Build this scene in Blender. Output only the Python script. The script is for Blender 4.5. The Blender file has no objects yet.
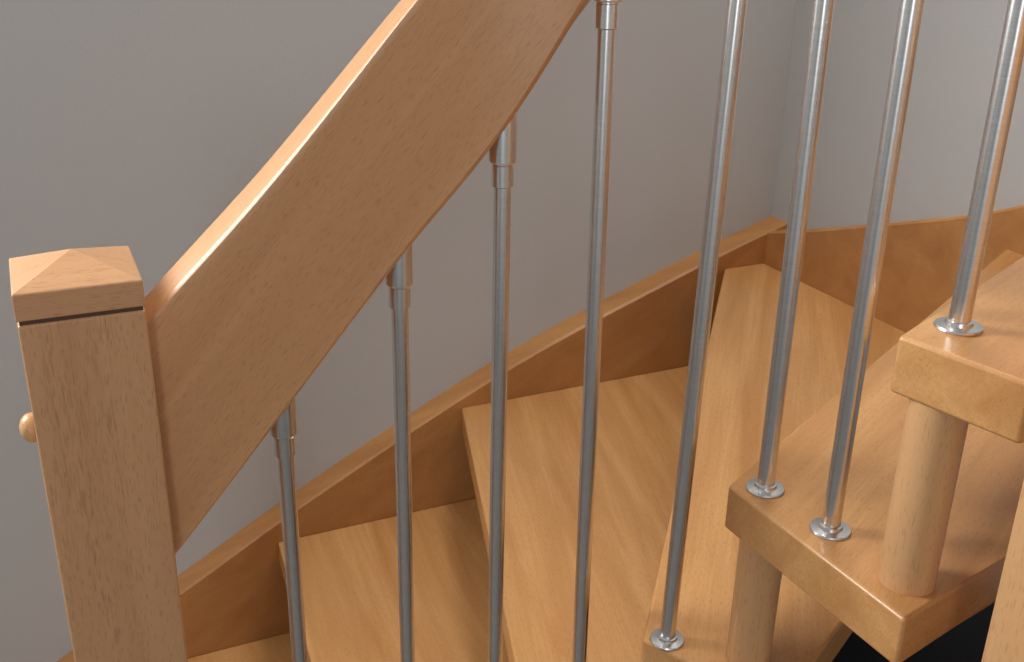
import bpy, bmesh, math, bisect
from mathutils import Vector, Matrix
H=1.598
A=math.radians(25.2)
def W(s,n): return (s*math.cos(A)-n*math.sin(A), s*math.sin(A)+n*math.cos(A))
scn=bpy.context.scene

# ---------------- materials ----------------
def nt(name):
    m=bpy.data.materials.new(name); m.use_nodes=True
    t=m.node_tree; return m,t,t.nodes['Principled BSDF']
def wood(name,light,dark,fleck,rough=0.34,figure=1.0,streak=0.0):
    m,t,b=nt(name); N=t.nodes; L=t.links
    at=N.new('ShaderNodeAttribute'); at.attribute_name='gr'
    def mp(sc):
        q=N.new('ShaderNodeMapping'); q.inputs['Scale'].default_value=sc; L.new(at.outputs['Vector'],q.inputs['Vector']); return q
    def mix(a,bc,fac,bt='MIX'):
        x=N.new('ShaderNodeMix'); x.data_type='RGBA'; x.blend_type=bt
        for sock,val in ((x.inputs[6],a),(x.inputs[7],bc),(x.inputs[0],fac)):
            if isinstance(val,bpy.types.NodeSocket): L.new(val,sock)
            else: sock.default_value=val
        return x.outputs[2]
    def ramp(src,p0,p1):
        r=N.new('ShaderNodeMapRange'); r.inputs[1].default_value=p0; r.inputs[2].default_value=p1
        L.new(src,r.inputs[0]); return r.outputs[0]
    n1=N.new('ShaderNodeTexNoise'); n1.inputs['Scale'].default_value=1; n1.inputs['Detail'].default_value=4; n1.inputs['Distortion'].default_value=0.6
    L.new(mp((2.2*figure,22,22)).outputs[0],n1.inputs['Vector'])
    c=mix(light,dark,ramp(n1.outputs[0],0.33,0.75))
    n2=N.new('ShaderNodeTexNoise'); n2.inputs['Scale'].default_value=1; n2.inputs['Detail'].default_value=3
    L.new(mp((9,260,260)).outputs[0],n2.inputs['Vector'])
    mr=N.new('ShaderNodeMath'); mr.operation='MULTIPLY'; mr.inputs[1].default_value=0.35; L.new(ramp(n2.outputs[0],0.4,0.75),mr.inputs[0])
    c=mix(c,dark,mr.outputs[0])
    n3=N.new('ShaderNodeTexNoise'); n3.inputs['Scale'].default_value=1; n3.inputs['Detail'].default_value=1
    L.new(mp((110,900,900)).outputs[0],n3.inputs['Vector'])
    mr=N.new('ShaderNodeMath'); mr.operation='MULTIPLY'; mr.inputs[1].default_value=0.36; L.new(ramp(n3.outputs[0],0.58,0.70),mr.inputs[0])
    c=mix(c,fleck,mr.outputs[0])
    sx=N.new('ShaderNodeSeparateXYZ'); L.new(at.outputs['Vector'],sx.inputs[0])
    d=N.new('ShaderNodeMath'); d.operation='MULTIPLY'; d.inputs[1].default_value=11.0; L.new(sx.outputs[1],d.inputs[0])
    fl=N.new('ShaderNodeMath'); fl.operation='FLOOR'; L.new(d.outputs[0],fl.inputs[0])
    wn=N.new('ShaderNodeTexWhiteNoise'); wn.noise_dimensions='1D'; L.new(fl.outputs[0],wn.inputs['W'])
    mr=N.new('ShaderNodeMath'); mr.operation='MULTIPLY'; mr.inputs[1].default_value=0.25*figure; L.new(wn.outputs['Value'],mr.inputs[0])
    c=mix(c,dark,mr.outputs[0])
    if streak>0:
        n4=N.new('ShaderNodeTexNoise'); n4.inputs['Scale'].default_value=1; n4.inputs['Detail'].default_value=1
        L.new(mp((3,45,45)).outputs[0],n4.inputs['Vector'])
        n5=N.new('ShaderNodeTexNoise'); n5.inputs['Scale'].default_value=1; n5.inputs['Detail'].default_value=2
        L.new(mp((60,640,640)).outputs[0],n5.inputs['Vector'])
        mm=N.new('ShaderNodeMath'); mm.operation='MULTIPLY'; L.new(ramp(n4.outputs[0],0.56,0.72),mm.inputs[0]); L.new(ramp(n5.outputs[0],0.50,0.66),mm.inputs[1])
        m2=N.new('ShaderNodeMath'); m2.operation='MULTIPLY'; m2.inputs[1].default_value=streak; L.new(mm.outputs[0],m2.inputs[0])
        c=mix(c,fleck,m2.outputs[0])
    L.new(c,b.inputs['Base Color'])
    b.inputs['Roughness'].default_value=rough
    b.inputs['Specular IOR Level'].default_value=0.5
    bp=N.new('ShaderNodeBump'); bp.inputs['Strength'].default_value=0.05; bp.inputs['Distance'].default_value=0.001
    L.new(n2.outputs[0],bp.inputs['Height']); L.new(bp.outputs[0],b.inputs['Normal'])
    return m
m_tread=wood('beech_tread',(0.71,0.38,0.145,1),(0.49,0.22,0.07,1),(0.28,0.11,0.035,1),0.27)
m_rail=wood('beech_rail',(0.69,0.37,0.175,1),(0.58,0.285,0.122,1),(0.33,0.135,0.05,1),0.34,0.5)
m_post=wood('beech_post',(0.69,0.38,0.19,1),(0.57,0.29,0.132,1),(0.30,0.115,0.05,1),0.34,0.7,0.5)
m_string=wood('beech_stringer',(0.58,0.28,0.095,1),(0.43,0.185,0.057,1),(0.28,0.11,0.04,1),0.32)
m_spacer=wood('beech_spacer',(0.72,0.42,0.20,1),(0.61,0.32,0.14,1),(0.36,0.16,0.06,1),0.32,0.4)
m_dark,t,b=nt('wenge_inlay'); b.inputs['Base Color'].default_value=(0.10,0.04,0.022,1); b.inputs['Roughness'].default_value=0.5
m_steel,t,b=nt('brushed_stainless'); N=t.nodes;L=t.links
b.inputs['Metallic'].default_value=1; b.inputs['Roughness'].default_value=0.27
at=N.new('ShaderNodeTexCoord'); mp=N.new('ShaderNodeMapping'); mp.inputs['Scale'].default_value=(40,40,1500); L.new(at.outputs['Object'],mp.inputs[0])
no=N.new('ShaderNodeTexNoise'); no.inputs['Scale'].default_value=1; L.new(mp.outputs[0],no.inputs['Vector'])
cr=N.new('ShaderNodeValToRGB'); cr.color_ramp.elements[0].color=(0.66,0.65,0.64,1); cr.color_ramp.elements[1].color=(0.76,0.75,0.74,1); cr.color_ramp.elements[0].position=.3; cr.color_ramp.elements[1].position=.7
L.new(no.outputs[0],cr.inputs[0]); L.new(cr.outputs[0],b.inputs['Base Color'])
def plaster(name,col):
    m,t,b=nt(name); N=t.nodes;L=t.links
    tc=N.new('ShaderNodeTexCoord'); no=N.new('ShaderNodeTexNoise'); no.inputs['Scale'].default_value=260; no.inputs['Detail'].default_value=4
    L.new(tc.outputs['Object'],no.inputs['Vector'])
    bp=N.new('ShaderNodeBump'); bp.inputs['Strength'].default_value=0.12; bp.inputs['Distance'].default_value=0.002
    L.new(no.outputs[0],bp.inputs['Height']); L.new(bp.outputs[0],b.inputs['Normal'])
    b.inputs['Base Color'].default_value=col; b.inputs['Roughness'].default_value=0.9
    return m
m_wall=plaster('painted_plaster',(0.55,0.555,0.555,1))
def dark(name,c0,c1):
    m,t,b=nt(name); N=t.nodes;L=t.links
    no=N.new('ShaderNodeTexNoise'); no.inputs['Scale'].default_value=30
    cr=N.new('ShaderNodeValToRGB'); cr.color_ramp.elements[0].color=c0; cr.color_ramp.elements[1].color=c1
    L.new(no.outputs[0],cr.inputs[0]); L.new(cr.outputs[0],b.inputs['Base Color']); b.inputs['Roughness'].default_value=0.8
    return m
m_floor=dark('grey_floor',(.16,.15,.14,1),(.2,.19,.18,1))
m_shade=dark('shade_black',(.012,.012,.016,1),(.02,.02,.025,1))  # near-black colour stands in for the shade under the stairs

# ---------------- mesh helpers ----------------
def finish(bm,name,mat,grain=None,parent=None,smooth=False,sharp=35,wn=False):
    me=bpy.data.meshes.new(name); bmesh.ops.recalc_face_normals(bm,faces=bm.faces[:]); bm.to_mesh(me); bm.free()
    ob=bpy.data.objects.new(name,me); scn.collection.objects.link(ob)
    me.materials.append(mat)
    if grain:
        a=me.attributes.new('gr','FLOAT_VECTOR','POINT')
        for i,v in enumerate(me.vertices): a.data[i].vector=grain(v.co)
    if smooth:
        for p in me.polygons: p.use_smooth=True
        me.set_sharp_from_angle(angle=math.radians(sharp))
    if wn:
        md=ob.modifiers.new('wn','WEIGHTED_NORMAL'); md.keep_sharp=True; md.weight=100
    if parent: ob.parent=parent
    return ob
def prism(pts,z0,z1,bev=0.005,seg=3):
    bm=bmesh.new()
    lo=[bm.verts.new((x,y,z0)) for x,y in pts]; hi=[bm.verts.new((x,y,z1)) for x,y in pts]
    bm.faces.new(lo[::-1]); bm.faces.new(hi); k=len(pts)
    for i in range(k): bm.faces.new((lo[i],lo[(i+1)%k],hi[(i+1)%k],hi[i]))
    if bev: bmesh.ops.bevel(bm,geom=bm.edges[:],offset=bev,segments=seg,profile=0.5,affect='EDGES',clamp_overlap=True)
    return bm
def dirgrain(ang,off=(0,0,0),base=(0,0)):
    c,s=math.cos(ang),math.sin(ang)
    return lambda v:((v.x-base[0])*c+(v.y-base[1])*s+off[0], -(v.x-base[0])*s+(v.y-base[1])*c+off[1], v.z+off[2])

# ---------------- treads ----------------
TH=0.042
D=1.551; S=1.263
treads=[
 (1.408,[W(-.34,D),W(-.34,.80),W(-.035,.80) ,W(-.035,D)]),
 (1.218,[W(-.06,D),W(-.04,.868),W(.070,.868),W(.070,.79),W(.285,.785),W(.35,D)]),
 (1.028,[W(.297,D),(-.125,.81),(.09,.80),W(.69,D)]),
 (.838,[W(.635,D),(.042,.80),(.185,.775),W(1.225,D)]),
 (.648,[W(1.172,D),(.129,.814),(.2416,.7296),W(S,.96),W(S,D)]),
 (.458,[W(S,1.02),(.185,.779),(.275,.602),(.372,.677),W(S,.62)]),
 (.268,[W(S,.80),(.258,.656),W(.5325,.392),W(.63,.392),W(.64,.33),W(S,.42)]),
 (.078,[W(S,.47),W(.65,.392),W(.65,.10),W(S,.15)]),
]
for i,(h,p) in enumerate(treads):
    a=p[0]; bq=p[1]
    ang=math.atan2(a[1]-bq[1],a[0]-bq[0])
    finish(prism(p,H-h-TH,H-h,0.0035),'stair_tread',m_tread,dirgrain(ang,(i*1.7,i*.913,i*.37),bq),smooth=True,wn=True)

# ---------------- spacers ----------------
def lathe(bm,x,y,prof,seg=32,shift=None):
    rings=[]
    for r,z in prof:
        cx,cy=(x,y) if shift is None else (x+shift(z)[0],y+shift(z)[1])
        if r<1e-6: rings.append([bm.verts.new((cx,cy,z))])
        else: rings.append([bm.verts.new((cx+r*math.cos(2*math.pi*k/seg),cy+r*math.sin(2*math.pi*k/seg),z)) for k in range(seg)])
    for a,b in zip(rings,rings[1:]):
        for k in range(seg):
            k2=(k+1)%seg
            if len(a)==1: bm.faces.new((a[0],b[k],b[k2]))
            elif len(b)==1: bm.faces.new((a[k],a[k2],b[0]))
            else: bm.faces.new((a[k],a[k2],b[k2],b[k]))
sp=[(.458,.2915,.6487),(.648,.2245,.794),(.838,.165,.835),(1.028,.07,.835),(1.218,-.09,.835),(.268,.43,.655)]
for h,x,y in sp:
    bm=bmesh.new(); lathe(bm,x,y,[(0,H-h),(.0200,H-h),(.0200,H-h+.19-TH),(0,H-h+.19-TH)],40)
    finish(bm,'tread_spacer',m_spacer,lambda v,x=x,y=y:(v.z+x*9,v.x,v.y),smooth=True)

# ---------------- wall stringers ----------------
def stringer(name,fn,ts,tops,depth,inner,outer):
    bm=bmesh.new(); rows=[]
    for t,h in zip(ts,tops):
        z=H-h
        zb=max(z-depth,0.0)
        c=0.004
        rows.append([bm.verts.new((*fn(t,o),zz)) for o,zz in ((inner,zb),(inner,z-c),(inner+(outer-inner)*.09,z),(outer,z),(outer,zb))])
    for a,b in zip(rows,rows[1:]):
        for k in range(5): bm.faces.new((a[k],a[(k+1)%5],b[(k+1)%5],b[k]))
    bm.faces.new(rows[0]); bm.faces.new(rows[-1][::-1])
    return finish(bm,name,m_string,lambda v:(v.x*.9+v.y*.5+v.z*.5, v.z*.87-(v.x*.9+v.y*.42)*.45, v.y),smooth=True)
def interp(xs,ys,x):
    i=max(0,min(len(xs)-2,bisect.bisect_right(xs,x)-1))
    def m(j):
        if j<=0: return (ys[1]-ys[0])/(xs[1]-xs[0])
        if j>=len(xs)-1: return (ys[-1]-ys[-2])/(xs[-1]-xs[-2])
        return (ys[j+1]-ys[j-1])/(xs[j+1]-xs[j-1])
    h=xs[i+1]-xs[i]; t=(x-xs[i])/h
    return (2*t**3-3*t*t+1)*ys[i]+(t**3-2*t*t+t)*h*m(i)+(-2*t**3+3*t*t)*ys[i+1]+(t**3-t*t)*h*m(i+1)
xs=[-.45,.138,.348,.727,1.115,1.257,1.308]; ys=[1.40,1.081,.964,.7775,.634,.588,.572]
ts=[-.45+k*(1.758/40) for k in range(41)]
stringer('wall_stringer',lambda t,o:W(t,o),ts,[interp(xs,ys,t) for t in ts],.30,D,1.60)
xs=[.05,.45,.80,1.0387,1.337,1.485,1.551]; ys=[-.12,.08,.275,.405,.5155,.5655,.585]
ts=[.05+k*(1.501/40) for k in range(41)]
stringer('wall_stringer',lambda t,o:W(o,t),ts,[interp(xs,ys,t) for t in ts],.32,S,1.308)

# ---------------- newel posts ----------------
def box_sn(s0,s1,n0,n1,z0,z1,bev):
    return prism([W(s0,n0),W(s1,n0),W(s1,n1),W(s0,n1)],z0,z1,bev,3)
def newel(s,n,htop,knob,mat):
    hw=.0436; P=bpy.data.objects.new('newel_post',None); scn.collection.objects.link(P)
    g=lambda v:(v.z,v.x*.9+v.y*.42+s*3,v.y*.9-v.x*.42)
    zt=H-htop
    finish(box_sn(s-hw,s+hw,n-hw,n+hw,0,zt,.0025),'shaft',mat,g,P,True,wn=True)
    finish(box_sn(s-hw+.0015,s+hw-.0015,n-hw+.0015,n+hw-.0015,zt-.002,zt+.0045,0),'inlay',m_dark,None,P)
    bm=bmesh.new(); c=hw+.0005
    z0=zt+.003; z1=z0+.0205; z2=z1+.016
    q=[(-c,-c),(c,-c),(c,c),(-c,c)]
    lo=[bm.verts.new((*W(s+a,n+b),z0)) for a,b in q]; hi=[bm.verts.new((*W(s+a,n+b),z1)) for a,b in q]
    ap=bm.verts.new((*W(s,n),z2)); bm.faces.new(lo[::-1])
    for i in range(4):
        j=(i+1)%4; bm.faces.new((lo[i],lo[j],hi[j],hi[i])); bm.faces.new((hi[i],hi[j],ap))
    bmesh.ops.bevel(bm,geom=[e for e in bm.edges if ap not in e.verts],offset=.0012,segments=2,profile=.5,affect='EDGES')
    finish(bm,'cap',mat,lambda v:(v.x*.9+v.y*.42+s,v.z+.3,v.y*.9-v.x*.42),P,False)
    if knob:
        bm=bmesh.new(); bmesh.ops.create_uvsphere(bm,u_segments=24,v_segments=14,radius=.0115)
        x,y=W(s-hw-.003,n-.012)
        bmesh.ops.transform(bm,matrix=Matrix.Translation((x,y,H-.385))@Matrix.Rotation(A,4,'Z')@Matrix.Diagonal((.75,1,1,1)),verts=bm.verts[:])
        finish(bm,'knob',m_spacer,lambda v:(v.x,v.y,v.z),P,True)
newel(.0214,.8196,.290,True,m_post)
newel(.5325+.0436,.3849-.0436,-.62,False,m_spacer)

# ---------------- handrail ----------------
BP=[(-.196,.814),(-.097,.850),(-.0105,.868),(.0755,.862),(.152,.8144),(.2151,.7737),(.2533,.7131),(.3041,.6712)]
TOPSH=[(0,0),(0,0),(0,0),(-.006,0),(.011,0),(-.003,0),(0,0),(0,0)]
ctrl=[W(.03,.8195),W(.064,.8195)]+[(a[0]+b[0],a[1]+b[1]) for a,b in zip(BP,TOPSH)]+[W(.56,.384)]
hb=[.560,.525,.405,.2786,.1753,.055,-.065,-.165,-.25,-.335,-.40]
vh=[.216,.216,.198,.189,.188,.186,.186,.186,.186,.186,.186]
cum=[0]
for a,b in zip(ctrl,ctrl[1:]): cum.append(cum[-1]+math.hypot(b[0]-a[0],b[1]-a[1]))
cx=[c[0] for c in ctrl]; cy=[c[1] for c in ctrl]
NS=120; bm=bmesh.new(); rows=[]; gl=[]
hw=.0235
for k in range(NS+1):
    t=cum[-1]*k/NS
    x,y=interp(cum,cx,t),interp(cum,cy,t)
    e=.02; t0,t1=max(0,t-e),min(cum[-1],t+e)
    dx,dy=interp(cum,cx,t1)-interp(cum,cx,t0),interp(cum,cy,t1)-interp(cum,cy,t0); l=math.hypot(dx,dy); dx/=l;dy/=l
    nx,ny=-dy,dx
    zb=H-interp(cum,hb,t); zt=zb+interp(cum,vh,t)
    r=.006; rv=.009
    sec=[(-hw+r,zb),(-hw,zb+rv*.8),(-hw,zt-rv*1.3),(-hw+r*.3,zt-rv*.4),(-hw+r,zt),(hw-r,zt),(hw-r*.3,zt-rv*.35),(hw,zt-rv),(hw,zb+rv),(hw-r,zb)]
    row=[]
    for o,z in sec:
        v=bm.verts.new((x+nx*o,y+ny*o,z)); row.append(v)
        gl.append((t*.65+z*.76, z*.65-t*.76, o))
    rows.append(row)
m=len(rows[0])
for a,b in zip(rows,rows[1:]):
    for k in range(m): bm.faces.new((a[k],a[(k+1)%m],b[(k+1)%m],b[k]))
bm.faces.new(rows[0]); bm.faces.new(rows[-1][::-1])
ob=finish(bm,'handrail',m_rail,lambda v:(0,0,0),smooth=True,wn=True)
for i,g in enumerate(gl): ob.data.attributes['gr'].data[i].vector=g

# ---------------- balusters ----------------
th=[1.218,1.028,1.028,.838,.648,.458,.458,.268]
for i,(x,y) in enumerate(BP):
    hbm=hb[i+2]; z0=H-th[i]; zr=H-hbm
    bm=bmesh.new(); r=.0073
    fe=.010 if i==3 else 0   # ferrule sits a little further up on the steeper rail
    prof=[(0,z0),(.0158,z0),(.0162,z0+.0012),(.0155,z0+.0024),(.0115,z0+.003),(.0095,z0+.0034),(.009,z0+.006),(r,z0+.0065),
          (r,zr-.052+fe),(.0085,zr-.0515+fe),(.0092,zr-.051+fe),(.0092,zr-.033+fe),(.0088,zr-.0325+fe),(.0088,zr-.0312+fe),(.0108,zr-.031+fe),(.0116,zr-.030+fe),(.0116,zr+.012),(0,zr+.012)]
    tx,ty=TOPSH[i]
    sh=lambda z:(tx*(z-z0)/(zr-z0),ty*(z-z0)/(zr-z0))
    lathe(bm,x,y,prof,36,sh)
    finish(bm,'baluster',m_steel,smooth=True)

# ---------------- room ----------------
def slab(name,pts,z0,z1,mat): return finish(prism(pts,z0,z1,0),name,mat)
CE=3.5
slab('wall_back',[W(-3,1.60),W(1.45,1.60),W(1.45,1.75),W(-3,1.75)],0,CE,m_wall)
slab('wall_right',[W(1.308,-2.5),W(1.45,-2.5),W(1.45,1.60),W(1.308,1.60)],0,CE,m_wall)
slab('wall_left',[W(-3.15,-2.5),W(-3,-2.5),W(-3,1.75),W(-3.15,1.75)],0,CE,m_wall)
slab('wall_front',[W(-3.15,-2.65),W(1.45,-2.65),W(1.45,-2.5),W(-3.15,-2.5)],0,CE,m_wall)
slab('ceiling',[W(-3.15,-2.65),W(1.45,-2.65),W(1.45,1.75),W(-3.15,1.75)],CE,CE+.05,m_wall)
slab('floor',[W(-3.15,-2.65),W(1.45,-2.65),W(1.45,1.75),W(-3.15,1.75)],-.05,0,m_floor)
slab('understair_shade_1',[W(1.29,-.8),W(1.307,-.8),W(1.307,1.59),W(1.29,1.59)],0.001,.68,m_shade)  # added dark sheet on the right wall, paints in the under-stair shade

# ---------------- lights ----------------
def area(name,loc,tgt,size,power,col):
    l=bpy.data.lights.new(name,'AREA'); l.shape='RECTANGLE'; l.size=size[0]; l.size_y=size[1]; l.energy=power; l.color=col
    o=bpy.data.objects.new(name,l); scn.collection.objects.link(o); o.location=loc
    o.rotation_euler=(Vector(tgt)-Vector(loc)).to_track_quat('-Z','Y').to_euler()
area('window_light',(*W(-.95,1.57),2.1),(*W(-.95,0),2.0),(.9,1.4),82,(.97,.99,1))
area('skylight',(*W(1.0,1.2),3.4),(*W(.7,.9),.9),(.5,.45),18,(1,.98,.94))
area('room_fill',(*W(-1.2,-2.3),1.9),(*W(.4,1.2),1.3),(.5,1.3),15,(.95,.97,1))  # added fill behind the camera, for front faces and stripe highlights on balusters
w=bpy.data.worlds.new('world'); scn.world=w; w.use_nodes=True
w.node_tree.nodes['Background'].inputs[0].default_value=(.80,.88,1,1); w.node_tree.nodes['Background'].inputs[1].default_value=.3

# ---------------- camera ----------------
f=1060; th_=math.atan(f/2570); rho=math.radians(1.16)
R=Vector((1,0,0)); U=Vector((0,math.sin(th_),math.cos(th_))); F=Vector((0,math.cos(th_),-math.sin(th_)))
cr_=R*math.cos(rho)+U*math.sin(rho); cu=U*math.cos(rho)-R*math.sin(rho)
M=Matrix((cr_,cu,-F)).transposed().to_4x4(); M.translation=Vector((0,0,H))
cd=bpy.data.cameras.new('camera'); cd.lens=f*36/1024; cd.sensor_width=36; cd.clip_start=.01
co=bpy.data.objects.new('camera',cd); scn.collection.objects.link(co); co.matrix_world=M; scn.camera=co
scn.view_settings.view_transform='Standard'
